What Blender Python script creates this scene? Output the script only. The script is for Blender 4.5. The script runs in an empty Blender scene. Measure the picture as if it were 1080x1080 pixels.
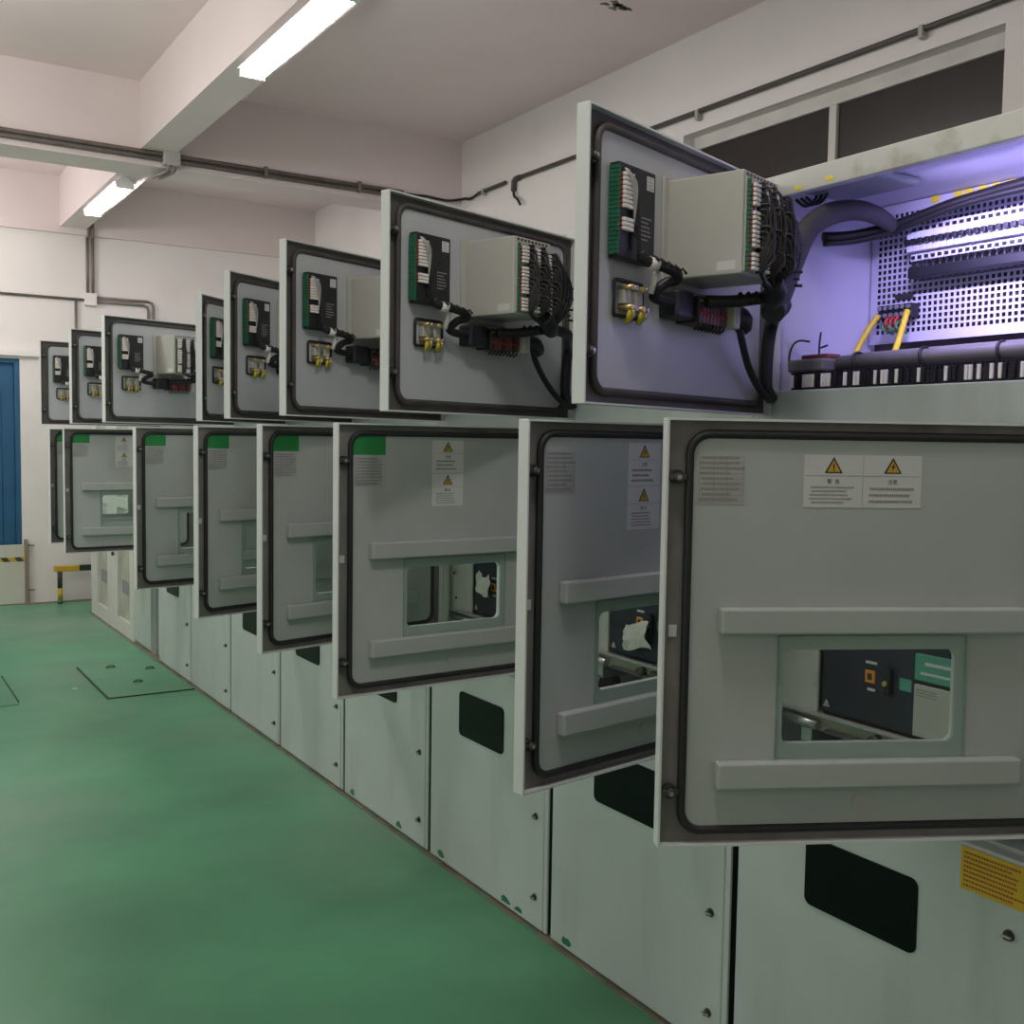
import bpy, bmesh, math, random
from mathutils import Vector, Matrix
random.seed(7)
S = bpy.context.scene
C = bpy.data.collections.new('switch_room'); S.collection.children.link(C)
PI = math.pi

# ------------------------------------------------------------------ materials
MATS = {}
def mat(name, col, rough=.5, metal=0, var=.06, scale=6, bump=0, emit=None, dirt=None, spec=.5, coat=0):
    m = bpy.data.materials.new(name); m.use_nodes = True
    nt = m.node_tree; N = nt.nodes; L = nt.links
    b = N['Principled BSDF']
    b.inputs['Roughness'].default_value = rough; b.inputs['Metallic'].default_value = metal
    b.inputs['Specular IOR Level'].default_value = spec; b.inputs['Coat Weight'].default_value = coat
    tc = N.new('ShaderNodeTexCoord')
    no = N.new('ShaderNodeTexNoise'); no.inputs['Scale'].default_value = scale; no.inputs['Detail'].default_value = 5
    L.new(tc.outputs['Object'], no.inputs['Vector'])
    r = N.new('ShaderNodeValToRGB')
    r.color_ramp.elements[0].position = .3; r.color_ramp.elements[1].position = .7
    r.color_ramp.elements[0].color = [max(0, c*(1-var)) for c in col]+[1]
    r.color_ramp.elements[1].color = [min(1, c*(1+var)) for c in col]+[1]
    L.new(no.outputs['Fac'], r.inputs['Fac'])
    out = r.outputs['Color']
    if dirt:                                    # (colour, scale, threshold, amount)
        n2 = N.new('ShaderNodeTexNoise'); n2.inputs['Scale'].default_value = dirt[1]; n2.inputs['Detail'].default_value = 8
        mpn = N.new('ShaderNodeMapping'); mpn.inputs['Scale'].default_value = (1, 1, dirt[4] if len(dirt) > 4 else 1)
        L.new(tc.outputs['Object'], mpn.inputs['Vector']); L.new(mpn.outputs['Vector'], n2.inputs['Vector'])
        r2 = N.new('ShaderNodeValToRGB'); r2.color_ramp.elements[0].position = dirt[2]; r2.color_ramp.elements[1].position = min(1, dirt[2]+.18)
        r2.color_ramp.elements[0].color = (0, 0, 0, 1); r2.color_ramp.elements[1].color = (dirt[3],)*3+(1,)
        L.new(n2.outputs['Fac'], r2.inputs['Fac'])
        mx = N.new('ShaderNodeMix'); mx.data_type = 'RGBA'
        L.new(r2.outputs['Color'], mx.inputs['Factor']); L.new(out, mx.inputs['A']); mx.inputs['B'].default_value = list(dirt[0])+[1]
        out = mx.outputs['Result']
    L.new(out, b.inputs['Base Color'])
    if bump:
        bp = N.new('ShaderNodeBump'); bp.inputs['Strength'].default_value = bump; bp.inputs['Distance'].default_value = .01
        n3 = N.new('ShaderNodeTexNoise'); n3.inputs['Scale'].default_value = scale*6; n3.inputs['Detail'].default_value = 4
        L.new(tc.outputs['Object'], n3.inputs['Vector']); L.new(n3.outputs['Fac'], bp.inputs['Height']); L.new(bp.outputs['Normal'], b.inputs['Normal'])
    if emit:
        b.inputs['Emission Color'].default_value = list(emit[0])+[1]; b.inputs['Emission Strength'].default_value = emit[1]
    MATS[name] = m
    return m

mat('cabinet_paint', (.48, .55, .525), .38, var=.05, scale=3, dirt=((.27, .31, .22), 3.6, .53, .62, .22))
mat('cabinet_frame_paint', (.54, .56, .51), .45, var=.08, scale=4, dirt=((.27, .25, .17), 11, .55, .75))
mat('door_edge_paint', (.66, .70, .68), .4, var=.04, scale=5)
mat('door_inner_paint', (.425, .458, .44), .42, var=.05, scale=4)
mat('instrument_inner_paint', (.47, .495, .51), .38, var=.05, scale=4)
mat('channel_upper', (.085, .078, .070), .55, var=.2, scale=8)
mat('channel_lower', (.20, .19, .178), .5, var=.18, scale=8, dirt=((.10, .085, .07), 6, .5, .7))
mat('carriage_olive', (.34, .34, .27), .4, .3, var=.15, scale=15)
mat('rubber_and_gap_shade', (.018, .018, .018), .55, var=.2)
mat('rubber_dusty', (.062, .058, .052), .6, var=.25, scale=14)
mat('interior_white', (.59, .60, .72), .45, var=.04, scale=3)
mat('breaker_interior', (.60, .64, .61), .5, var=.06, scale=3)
mat('black_plastic', (.014, .015, .019), .42, var=.2, scale=12)
mat('breaker_face', (.026, .032, .046), .35, var=.15, scale=8)
mat('cable_black', (.010, .010, .011), .5, var=.2)
mat('tube_grey', (.16, .155, .17), .55, var=.15, scale=20)
mat('tube_dark', (.045, .043, .052), .65, var=.15, scale=30)
mat('relay_case', (.47, .47, .42), .35, var=.05, scale=5)
mat('connector_green', (.015, .13, .065), .45, var=.15, scale=30)
mat('ferrule_white', (.80, .78, .74), .5, var=.08, scale=40)
mat('ferrule_red', (.42, .04, .03), .5, var=.2, scale=40)
mat('terminal_brown', (.16, .045, .035), .5, var=.25, scale=40)
mat('brass', (.62, .47, .20), .35, .7, var=.2, scale=40)
mat('steel', (.42, .42, .42), .32, .85, var=.12, scale=20)
mat('dark_steel', (.10, .095, .09), .4, .6, var=.2, scale=20)
mat('paper_white', (.60, .61, .60), .6, var=.03)
mat('plate_silver', (.42, .42, .41), .45, .2, var=.1, scale=20)
mat('ink', (.03, .03, .03), .6, var=.1)
mat('ink_grey', (.27, .27, .27), .6, var=.1)
mat('warn_yellow', (.55, .34, .03), .5, var=.05)
mat('sticker_green', (.015, .24, .055), .45, var=.06)
mat('label_green', (.10, .36, .26), .4, var=.1, scale=20)
mat('orange', (.72, .28, .03), .45, var=.1)
mat('tag_yellow', (.62, .40, .02), .5, var=.08, scale=10)
mat('ink_red', (.30, .10, .03), .6, var=.1)
mat('label_yellow', (.80, .66, .04), .5, var=.08, scale=10)
mat('wire_yellow', (.70, .55, .03), .5, var=.1)
mat('wire_green', (.05, .26, .10), .5, var=.1)
mat('wire_red', (.50, .04, .04), .5, var=.1)
mat('dark_window', (.003, .007, .005), .35, var=.1, spec=.12)
mat('cloth_white', (.62, .62, .57), .8, var=.08, scale=20)
mat('wood_tan', (.40, .22, .09), .6, var=.2, scale=12)
mat('wall_paint', (.82, .785, .76), .75, var=.025, scale=1.3, dirt=((.60, .57, .52), 1.6, .62, .3), bump=.05)
mat('ceiling_paint', (.86, .735, .73), .8, var=.03, scale=1, bump=.04)
mat('beam_paint', (.77, .68, .665), .8, var=.03, scale=1.2, bump=.04)
mat('dirt_strip', (.20, .185, .14), .8, var=.3, scale=9, dirt=((.10, .24, .14), 7, .50, 1))
mat('stain', (.18, .16, .13), .8, var=.4, scale=20)
mat('pipe_grey', (.20, .17, .155), .5, .2, var=.15, scale=10)
mat('pipe_dark', (.085, .075, .07), .5, .2, var=.15, scale=10)
mat('box_grey', (.45, .44, .42), .5, var=.06)
mat('window_glass_dark', (.026, .020, .017), .3, var=.25, scale=1.5)
mat('window_frame', (.62, .60, .56), .5, var=.06, scale=8)
mat('door_blue', (.016, .10, .21), .45, var=.14, scale=3)
mat('board_cream', (.58, .58, .50), .5, var=.05, scale=3)
mat('guard_yellow', (.58, .38, .03), .5, var=.12, scale=20)
mat('guard_black', (.035, .045, .04), .5, var=.2)
mat('post_brown', (.30, .22, .17), .6, .2, var=.15, scale=15)
mat('green_paint', (.02, .16, .075), .4, var=.2, scale=12)
mat('seam_dark', (.012, .05, .03), .7, var=.2)
mat('glazed_frame', (.62, .64, .60), .4, var=.04)
mat('glazed_sheet', (.42, .43, .35), .3, var=.22, scale=5)
mat('filler_grey', (.24, .27, .28), .45, var=.06)
mat('lamp_white', (.85, .85, .85), .5, var=.01)
mat('tube_light', (.9, .9, .9), .4, var=.01, emit=((1, .985, .98), 38))

# epoxy floor: green, a little blotchy, semi gloss
def floor_mat():
    m = mat('floor_epoxy', (.088, .285, .150), .33, var=.26, scale=1.1, dirt=((.19, .30, .215), .6, .47, .7), bump=.0)
    nt = m.node_tree; N = nt.nodes; L = nt.links; b = N['Principled BSDF']
    tc = N.new('ShaderNodeTexCoord'); n = N.new('ShaderNodeTexNoise'); n.inputs['Scale'].default_value = 2.5; n.inputs['Detail'].default_value = 6
    L.new(tc.outputs['Object'], n.inputs['Vector'])
    mr = N.new('ShaderNodeMapRange'); mr.inputs['To Min'].default_value = .30; mr.inputs['To Max'].default_value = .48
    L.new(n.outputs['Fac'], mr.inputs['Value']); L.new(mr.outputs['Result'], b.inputs['Roughness'])
    bp = N.new('ShaderNodeBump'); bp.inputs['Strength'].default_value = .12; bp.inputs['Distance'].default_value = .01
    L.new(n.outputs['Fac'], bp.inputs['Height']); L.new(bp.outputs['Normal'], b.inputs['Normal'])
floor_mat()

def glass_mat():
    m = bpy.data.materials.new('clear_glass'); m.use_nodes = True
    nt = m.node_tree; N = nt.nodes; L = nt.links; N.clear()
    o = N.new('ShaderNodeOutputMaterial'); t = N.new('ShaderNodeBsdfTransparent'); g = N.new('ShaderNodeBsdfGlossy')
    t.inputs['Color'].default_value = (.94, .975, .96, 1); g.inputs['Roughness'].default_value = .03
    f = N.new('ShaderNodeFresnel'); f.inputs['IOR'].default_value = 1.35
    mx = N.new('ShaderNodeMixShader')
    ge = N.new('ShaderNodeNewGeometry'); mu = N.new('ShaderNodeMath'); mu.operation = 'MULTIPLY'; iv = N.new('ShaderNodeMath'); iv.operation = 'SUBTRACT'; iv.inputs[0].default_value = 1
    L.new(ge.outputs['Backfacing'], iv.inputs[1]); L.new(f.outputs['Fac'], mu.inputs[0]); L.new(iv.outputs['Value'], mu.inputs[1])
    L.new(mu.outputs['Value'], mx.inputs['Fac']); L.new(t.outputs['BSDF'], mx.inputs[1]); L.new(g.outputs['BSDF'], mx.inputs[2]); L.new(mx.outputs['Shader'], o.inputs['Surface'])
    MATS['clear_glass'] = m
glass_mat()
mat('glass_edge', (.22, .34, .29), .3, var=.08)

# ------------------------------------------------------------------ mesh helpers
def rrect(a0, a1, b0, b1, r, n=5):
    """rounded rectangle points (a,b), counter-clockwise"""
    P = []
    for cx, cy, a in ((a1-r, b1-r, 0), (a0+r, b1-r, PI/2), (a0+r, b0+r, PI), (a1-r, b0+r, 1.5*PI)):
        for i in range(n+1):
            t = a+PI/2*i/n; P.append((cx+r*math.cos(t), cy+r*math.sin(t)))
    return P

def smooth(pts, k=5):
    pts = [Vector(p) for p in pts]
    if len(pts) < 3: return pts
    P = [pts[0]*2-pts[1]]+pts+[pts[-1]*2-pts[-2]]; out = []
    for i in range(1, len(P)-2):
        a, b, c, d = P[i-1:i+3]
        for j in range(k):
            t = j/k
            out.append(.5*((2*b)+(c-a)*t+(2*a-5*b+4*c-d)*t*t+(3*b-a-3*c+d)*t**3))
    out.append(pts[-1]); return out

class MB:
    def __init__(s): s.bm = bmesh.new(); s.m = []; s.f = lambda p: p
    def mi(s, n):
        if n not in s.m: s.m.append(n)
        return s.m.index(n)
    def v(s, p): return s.bm.verts.new(s.f(p))
    def face(s, vs, i, sm=False):
        try: f = s.bm.faces.new(vs)
        except ValueError: return
        f.material_index = i; f.smooth = sm
    def box(s, x0, x1, y0, y1, z0, z1, m, bev=0):
        i = s.mi(m)
        c = bmesh.new(); bmesh.ops.create_cube(c, size=1)
        for w in c.verts: w.co = Vector(((x0+x1)/2+w.co.x*(x1-x0), (y0+y1)/2+w.co.y*(y1-y0), (z0+z1)/2+w.co.z*(z1-z0)))
        if bev: bmesh.ops.bevel(c, geom=list(c.edges), offset=bev, segments=2, profile=.5, affect='EDGES')
        mp = {w: s.v(tuple(w.co)) for w in c.verts}
        for f in c.faces: s.face([mp[w] for w in f.verts], i, False)
        c.free(); return s
    def tube(s, pts, r, m, seg=8, closed=False, k=0):
        i = s.mi(m)
        pts = [Vector(p) for p in pts]
        if k: pts = smooth(pts, k)
        n = len(pts); rings = []; up = None
        for j, p in enumerate(pts):
            if closed: t = pts[(j+1) % n]-pts[j-1]
            else: t = pts[min(j+1, n-1)]-pts[max(j-1, 0)]
            if t.length < 1e-9: t = Vector((0, 0, 1))
            t.normalize()
            if up is None:
                up = Vector((0, 0, 1)) if abs(t.z) < .9 else Vector((1, 0, 0))
            a = up-t*up.dot(t)
            if a.length < 1e-4: a = t.orthogonal()
            a.normalize(); up = a; b = t.cross(a)
            rr = r(j/(n-1)) if callable(r) else r
            rings.append([s.v(tuple(p+(a*math.cos(2*PI*q/seg)+b*math.sin(2*PI*q/seg))*rr)) for q in range(seg)])
        for j in range(n if closed else n-1):
            A, B = rings[j], rings[(j+1) % n]
            for q in range(seg): s.face([A[q], A[(q+1) % seg], B[(q+1) % seg], B[q]], i, True)
        if not closed: s.face(rings[0][::-1], i); s.face(rings[-1], i)
        return s
    def cyl(s, p0, p1, r, m, seg=14): return s.tube([p0, p1], r, m, seg)
    def ring(s, outer, inner, d0, d1, m, mp, side=None):
        """plate between two equal-count outlines; mp(a,b,d) -> xyz"""
        i = s.mi(m); k = s.mi(side or m); n = len(outer)
        o0 = [s.v(mp(a, b, d0)) for a, b in outer]; o1 = [s.v(mp(a, b, d1)) for a, b in outer]
        n0 = [s.v(mp(a, b, d0)) for a, b in inner]; n1 = [s.v(mp(a, b, d1)) for a, b in inner]
        for j in range(n):
            h = (j+1) % n
            s.face([o1[j], o1[h], n1[h], n1[j]], i); s.face([o0[h], o0[j], n0[j], n0[h]], i)
            s.face([o0[j], o0[h], o1[h], o1[j]], k); s.face([n0[h], n0[j], n1[j], n1[h]], k)
        return s
    def plate(s, pts, d0, d1, m, mp, side=None):
        i = s.mi(m); k = s.mi(side or m); n = len(pts)
        a = [s.v(mp(x, y, d0)) for x, y in pts]; b = [s.v(mp(x, y, d1)) for x, y in pts]
        s.face(b, i); s.face(a[::-1], i)
        for j in range(n): h = (j+1) % n; s.face([a[j], a[h], b[h], b[j]], k)
        return s
    def mesh(s, name):
        bmesh.ops.recalc_face_normals(s.bm, faces=s.bm.faces)
        me = bpy.data.meshes.new(name); s.bm.to_mesh(me); s.bm.free()
        for n in s.m: me.materials.append(MATS[n])
        return me
    def build(s, name, parent=None, loc=None, label=None):
        return put(name, s.mesh(name), parent, loc, label)

def put(name, me, parent=None, loc=None, label=None, rz=0):
    o = bpy.data.objects.new(name, me); C.objects.link(o)
    if parent: o.parent = parent
    if loc: o.location = loc
    if rz: o.rotation_euler = (0, 0, rz)
    if label: o['label'] = label
    return o
def tag(o, label, cat, group=None):
    o['label'] = label; o['category'] = cat
    if group: o['group'] = group
    return o
def thing(name, label, cat, loc=(0, 0, 0), rz=0, group=None):
    o = bpy.data.objects.new(name, None); C.objects.link(o); o.location = loc; o.rotation_euler = (0, 0, rz); o.empty_display_size = .1
    return tag(o, label, cat, group)
def struct(o): o['kind'] = 'structure'; return o
def copy_tree(o, loc=None):
    r = o.copy(); C.objects.link(r)
    if loc: r.location = loc
    for ch in list(o.children):
        c = ch.copy(); C.objects.link(c); c.parent = r
        for g in list(ch.children):
            d = g.copy(); C.objects.link(d); d.parent = c
    return r

# ------------------------------------------------------------------ camera (solved from the photograph)
XC, Y0, W = 1.864, 1.848, .8            # cabinet front plane, boundary 0, cabinet pitch
H_CAM = 1.5577
f_px, yaw, pit, rol = 1112.91, .56688, .06517, .01518
cy_, sy_ = math.cos(yaw), math.sin(yaw)
fw = Vector((sy_*math.cos(pit), cy_*math.cos(pit), -math.sin(pit)))
ri = Vector((cy_, -sy_, 0)); up = ri.cross(fw)
r2 = math.cos(rol)*ri+math.sin(rol)*up; u2 = -math.sin(rol)*ri+math.cos(rol)*up
cd = bpy.data.cameras.new('camera'); cam = bpy.data.objects.new('camera', cd); S.collection.objects.link(cam)
M = Matrix.Identity(4)
for j in range(3): M[j][0] = r2[j]; M[j][1] = u2[j]; M[j][2] = -fw[j]
M[0][3], M[1][3], M[2][3] = 0, 0, H_CAM
cam.matrix_world = M
cd.sensor_width = 36; cd.lens = f_px/1080*36; cd.clip_start = .05; cd.clip_end = 100
S.camera = cam

# ------------------------------------------------------------------ the room
XL, XR, YB, YF, ZC = -3.2, 4.25, -2.6, 10.65, 3.95
def slab(name, *bx, m):
    b = MB()
    for q in bx: b.box(*q, m)
    return struct(b.build(name))
slab('floor', (XL-.2, XR+.2, YB-.2, YF+.3, -.2, 0), m='floor_epoxy')
slab('ceiling', (XL-.2, XR+.3, YB-.2, YF+.3, ZC, ZC+.2), m='ceiling_paint')
slab('wall_left', (XL-.2, XL, YB-.2, YF+.3, 0, ZC), m='wall_paint')
slab('wall_back', (XL, XR, YB-.2, YB, 0, ZC), m='wall_paint')
WY0, WY1, WZ0, WZ1 = 2.80, 4.85, 2.70, 3.385
slab('wall_right', (XR, XR+.3, YB-.2, WY0, 0, ZC), (XR, XR+.3, WY1, YF+.3, 0, ZC), (XR, XR+.3, WY0, WY1, 0, WZ0), (XR, XR+.3, WY0, WY1, WZ1, ZC), m='wall_paint')
DX0, DX1, DZ = .30, 1.405, 2.262
slab('wall_front', (XL, DX0, YF, YF+.25, 0, ZC), (DX1, XR, YF, YF+.25, 0, ZC), (DX0, DX1, YF, YF+.25, DZ, ZC), m='wall_paint')
slab('beam_end', (XL, XR, YF-.05, YF, 3.435, ZC), m='beam_paint')
slab('beam_cross', (XL, XR, 7.5, 7.84, 3.40, ZC), m='beam_paint')
slab('beam_long', (1.755, 1.985, YB, 7.5, 3.50, ZC), (1.755, 1.985, 7.84, YF-.05, 3.49, ZC), m='beam_paint')
slab('trim_1', (.10, 1.95, YF-.045, YF, 2.285, 2.335), m='wall_paint')                      # ledge over the blue door
slab('trim_2', (XC-.033, XC+.03, .2, 9.86, 0, .004), m='dirt_strip')                        # dirty grout line along the cabinets
slab('trim_3', (.10, 1.405, YF-.06, YF+.25, 0, .004), (1.405, 2.4, YF-.10, YF, 0, .004), m='dirt_strip')

# window in the right wall: dark panes, pale frame
b = MB()
fx = XR+.10
for y in (WY0+.0, WY1-.045): b.box(fx-.02, fx+.03, y, y+.045, WZ0, WZ1, 'window_frame', .004)
b.box(fx-.02, fx+.03, WY0+.045, WY1-.045, WZ1-.075, WZ1, 'window_frame', .004); b.box(fx-.02, fx+.03, WY0+.045, WY1-.045, WZ0, WZ0+.05, 'window_frame', .004)
b.box(fx-.02, fx+.03, 3.775, 3.825, WZ0+.05, WZ1-.075, 'window_frame', .004)
wi = struct(b.build('window_1'))
for a, c in ((WY0+.045, 3.775), (3.825, WY1-.045)):
    b = MB(); b.box(fx, fx+.006, a, c, WZ0+.05, WZ1-.075, 'window_glass_dark'); b.build('window_pane', wi)
# blue steel door in the far wall
b = MB()
b.box(DX0+.05, DX1-.045, YF+.06, YF+.10, .01, DZ-.04, 'door_blue', .003)
for a in (DX0+.16, (DX0+DX1)/2+.06): b.box(a, a+.34, YF+.05, YF+.06, .35, DZ-.25, 'door_blue', .006)
dr = struct(b.build('door_1'))
b = MB()
b.box(DX0, DX0+.05, YF+.02, YF+.12, 0, DZ, 'door_blue'); b.box(DX1-.045, DX1, YF+.02, YF+.12, 0, DZ, 'door_blue'); b.box(DX0+.05, DX1-.045, YF+.02, YF+.12, DZ-.04, DZ, 'door_blue')
b.build('door_frame', dr)
# ceiling stain (flaking paint)
b = MB()
for k in range(9):
    a, r = random.uniform(0, 6.28), random.uniform(0, .09)
    n = 9; ph = random.uniform(0, 6)
    pts = [(3.63+r*math.cos(a)+(.018+.012*math.sin(3*t+ph))*math.cos(t)*1.3, 4.70+r*math.sin(a)+(.02+.01*math.cos(2*t+ph))*math.sin(t)) for t in [2*PI*j/n for j in range(n)]]
    b.plate(pts, ZC-.003, ZC, 'stain', lambda x, y, d: (x, y, d))
struct(b.build('trim_4'))

# ------------------------------------------------------------------ conduits
def clip(b, p, ax='x'):
    w = .012
    if ax == 'x': b.box(p[0]-w, p[0]+w, p[1]-.028, p[1]+.01, p[2]-.035, p[2]+.035, 'box_grey', .004)
    else: b.box(p[0]-.028, p[0]+.01, p[1]-w, p[1]+w, p[2]-.025, p[2]+.025, 'box_grey', .004)
# twin conduit along the cross beam
t = thing('conduit', 'twin grey conduit running along the lower edge of the ceiling cross beam', 'conduit', (1.95, 7.46, 3.47))
def rel(o, p): return tuple(Vector(p)-Vector(o.location))
for dz in (-.017, .018):
    b = MB(); b.tube([rel(t, (-3.1, 7.478, 3.472+dz)), rel(t, (3.72, 7.478, 3.463+dz))], .016, 'pipe_grey', 10); b.build('pipe', t)
for x in (.86, 2.62, 3.35): b = MB(); b.box(*sum([[a-t.location[i]-h, a-t.location[i]+h] for i, (a, h) in enumerate(((x, .013), (7.478, .021), (3.469, .040)))], []), 'pipe_grey', .004); b.build('clamp', t)
b = MB(); b.box(-.055, .055, -.035, .035, -.06, .06, 'box_grey', .006); b.build('junction_box', t)
b = MB()
for dx in (-.02, .022):
    b.tube([(dx, 0, -.05), (dx, .01, -.085), (dx-.02, .06, -.10), (dx-.05, .22, -.10)], .014, 'pipe_grey', 8, k=4)
b.build('elbow', t)
# conduits on the far wall
yw = YF-.022
t = thing('conduit', 'thin grey conduit tree with a white junction box on the far wall', 'conduit', (2.02, yw, 2.85))
b = MB()
for dx in (-.024, .024): b.tube([(dx, 0, .575), (dx, 0, .06)], .013, 'pipe_grey', 8)
b.build('riser', t)
b = MB(); b.box(-.055, .055, -.03, .02, -.06, .055, 'wall_paint', .006); b.build('junction_box', t)
b = MB(); b.tube([(-5.0, 0, .0), (-.05, 0, -.01)], .012, 'pipe_grey', 8); b.build('side_pipe', t)
b = MB(); b.tube([(-.13, 0, -.01), (-.13, 0, -.62)], .012, 'pipe_grey', 8); b.build('drop_pipe', t)
b = MB()
for q, dz in ((0, .02), (1, -.018)):
    e = .53+(.045 if q == 0 else 0)
    b.tube([(.05, 0, dz), (e-.05, 0, dz), (e-.01, 0, dz-.015), (e, 0, dz-.06), (e, 0, -.7)], .013, 'pipe_grey', 8)
b.build('branch_pipe', t)
t2 = thing('conduit', 'short twin conduit stub on the far beam just under the smaller lamp', 'conduit', (2.02, YF-.068, 3.44))
b = MB()
for dx in (-.018, .018): b.tube([(dx, 0, -.03), (dx, 0, .12)], .013, 'pipe_grey', 8)
b.build('pipe', t2)
# conduit along the right wall
xw = XR-.022
t = thing('conduit', 'single dark conduit along the right wall above the transom window', 'conduit', (xw, 4.5, 3.47))
b = MB(); b.tube([(0, -5.5, -.01), (0, 2.12, .025)], .015, 'pipe_dark', 8); b.build('pipe', t)
for y in (-1.3, .2, 1.1): b = MB(); b.box(-.02, .02, y-.012, y+.012, -.035, .025, 'box_grey', .003); b.build('clamp', t)
b = MB(); b.tube([(0, 2.11, .025), (0, 2.16, .024), (0, 2.185, .010), (0, 2.19, -.06)], .020, 'pipe_dark', 8); b.build('elbow', t)
b = MB(); b.tube([(0, 2.19, -.05), (-.005, 2.17, -.10), (-.01, 2.12, -.13), (-.012, 2.075, -.178)], .010, 'cable_black', 6, k=4); b.build('loose_cable', t)
t = thing('conduit', 'short dark conduit with a wavy cable in the corner below the cross beam', 'conduit', (xw, 6.8, 3.49))
b = MB(); b.tube([(0, .0, .005), (0, .40, .0)], .015, 'pipe_dark', 8); b.build('pipe', t)
b = MB(); b.box(-.02, .02, .30, .324, -.03, .02, 'box_grey', .003); b.build('clamp', t)
b = MB(); b.tube([(0, .39, 0), (0, .52, -.018), (-.006, .60, -.004), (-.03, .655, -.006), (-.12, .662, -.024), (-.22, .664, -.022), (-.32, .664, -.016), (-.40, .664, -.02), (-.49, .664, -.02)], .011, 'cable_black', 6, k=5); b.build('wavy_cable', t)

# ------------------------------------------------------------------ fluorescent lamps
def lamp(y0, y1, label):
    t = thing('fluorescent_lamp', label, 'lamp', (1.83, (y0+y1)/2, 3.49), group='fluorescent battens under the long beam')
    h = (y1-y0)/2
    b = MB()
    b.plate([(-.02, 0), (.02, 0), (.045, -.028), (.075, -.040), (.075, -.044), (-.075, -.044), (-.075, -.040), (-.045, -.028)], -h, h, 'lamp_white', lambda a, z, d: (a, d, z))
    b.build('housing', t)
    for dx in (-.040, .040):
        b = MB(); b.cyl((dx, -h+.03, -.066), (dx, h-.03, -.066), .017, 'tube_light', 12); b.build('tube', t)
    b = MB()
    for e in (-1, 1): b.box(-.065, .065, e*(h-.015)-.014, e*(h-.015)+.014, -.085, -.04, 'lamp_white', .004)
    b.build('end_cap', t)
    return t
lamp(4.22, 5.44, 'bright twin tube fluorescent lamp at the top, nearest on the beam')
lamp(8.30, 9.52, 'smaller twin tube fluorescent lamp beyond the cross beam, by the far wall')

# ------------------------------------------------------------------ cabinet doors
T = .028; WD = .77
UZ0, UZ1 = 1.631, 2.166; LZ0, LZ1 = .877, 1.604
def dm(s, z, d): return (T-.012+d, -(WD-s), z)          # door space: s from the free edge, d above the inner sheet
D_IN = 0.0
def leaf(z0, z1, hole, chan):
    b = MB(); n = 5
    full = lambda i, r: rrect(i, WD-i, z0+i, z1-i, r, n)
    hl = rrect(*hole, .016, n) if hole else None
    raw = lambda s, z, d: (d, -(WD-s), z)
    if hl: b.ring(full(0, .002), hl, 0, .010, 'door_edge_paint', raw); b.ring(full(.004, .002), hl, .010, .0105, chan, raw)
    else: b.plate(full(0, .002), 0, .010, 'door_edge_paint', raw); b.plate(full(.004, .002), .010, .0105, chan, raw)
    b.ring(full(0, .002), full(.004, .002), .010, T, 'door_edge_paint', raw)              # lip round the edge
    return b
def gasket_path(z0, z1, ins, iz, r=.035): return rrect(ins, WD-ins, z0+iz, z1-iz, r, 6)
def inner_sheet(z0, z1, hole, m):
    b = MB(); n = 6
    o = gasket_path(z0, z1, .046, .030, .028)
    if hole: b.ring(o, rrect(*hole, .016, n), .0105, .0165, m, lambda s, z, d: (d, -(WD-s), z))
    else: b.plate(o, .0105, .0165, m, lambda s, z, d: (d, -(WD-s), z))
    return b
HOLE = (.215, .525, 1.05, 1.213)
ME = {}
def one(name, b): ME[name] = b.mesh(name)
one('instrument_door', leaf(UZ0, UZ1, None, 'channel_upper'))
one('breaker_door', leaf(LZ0, LZ1, HOLE, 'channel_lower'))
one('instrument_sheet', inner_sheet(UZ0, UZ1, None, 'instrument_inner_paint'))
one('breaker_sheet', inner_sheet(LZ0, LZ1, HOLE, 'door_inner_paint'))
for nm, z0, z1, mm in (('instrument_gasket', UZ0, UZ1, 'rubber_dusty'), ('breaker_gasket', LZ0, LZ1, 'rubber_and_gap_shade')):
    b = MB(); b.tube([(.017, -(WD-s), z) for s, z in gasket_path(z0, z1, .042, .026)], .0075, mm, 8, closed=True); one(nm, b)
# latch stud
b = MB(); b.cyl((.010, 0, 0), (.024, 0, 0), .012, 'rubber_and_gap_shade', 12); b.cyl((.024, 0, 0), (.033, 0, 0), .0075, 'dark_steel', 10); b.cyl((.033, 0, 0), (.0345, 0, 0), .004, 'steel', 8); b.box(.022, .027, -.014, .014, -.005, .005, 'dark_steel', .001); one('latch', b)
# stiffening bars
for nm, z0, z1 in (('upper_bar', 1.243, 1.287), ('lower_bar', .978, 1.024)):
    b = MB(); b.box(.0165, .040, -(WD-.098), -(WD-.640), z0, z1, 'door_inner_paint', .004); one(nm, b)
b = MB(); b.plate(rrect(.203, .540, 1.024, 1.238, .004, 4), .0167, .0215, 'clear_glass', lambda s, z, d: (d, -(WD-s), z), side='glass_edge'); one('glass_pane', b)
b = MB(); b.cyl((.0165, -(WD-.360), .945), (.019, -(WD-.360), .945), .0145, 'box_grey', 18); one('plug', b)
b = MB(); b.box(.0105, .0125, -(WD-.014), -(WD-.028), 1.236, 1.256, 'paper_white'); one('inspection_tag', b)

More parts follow.
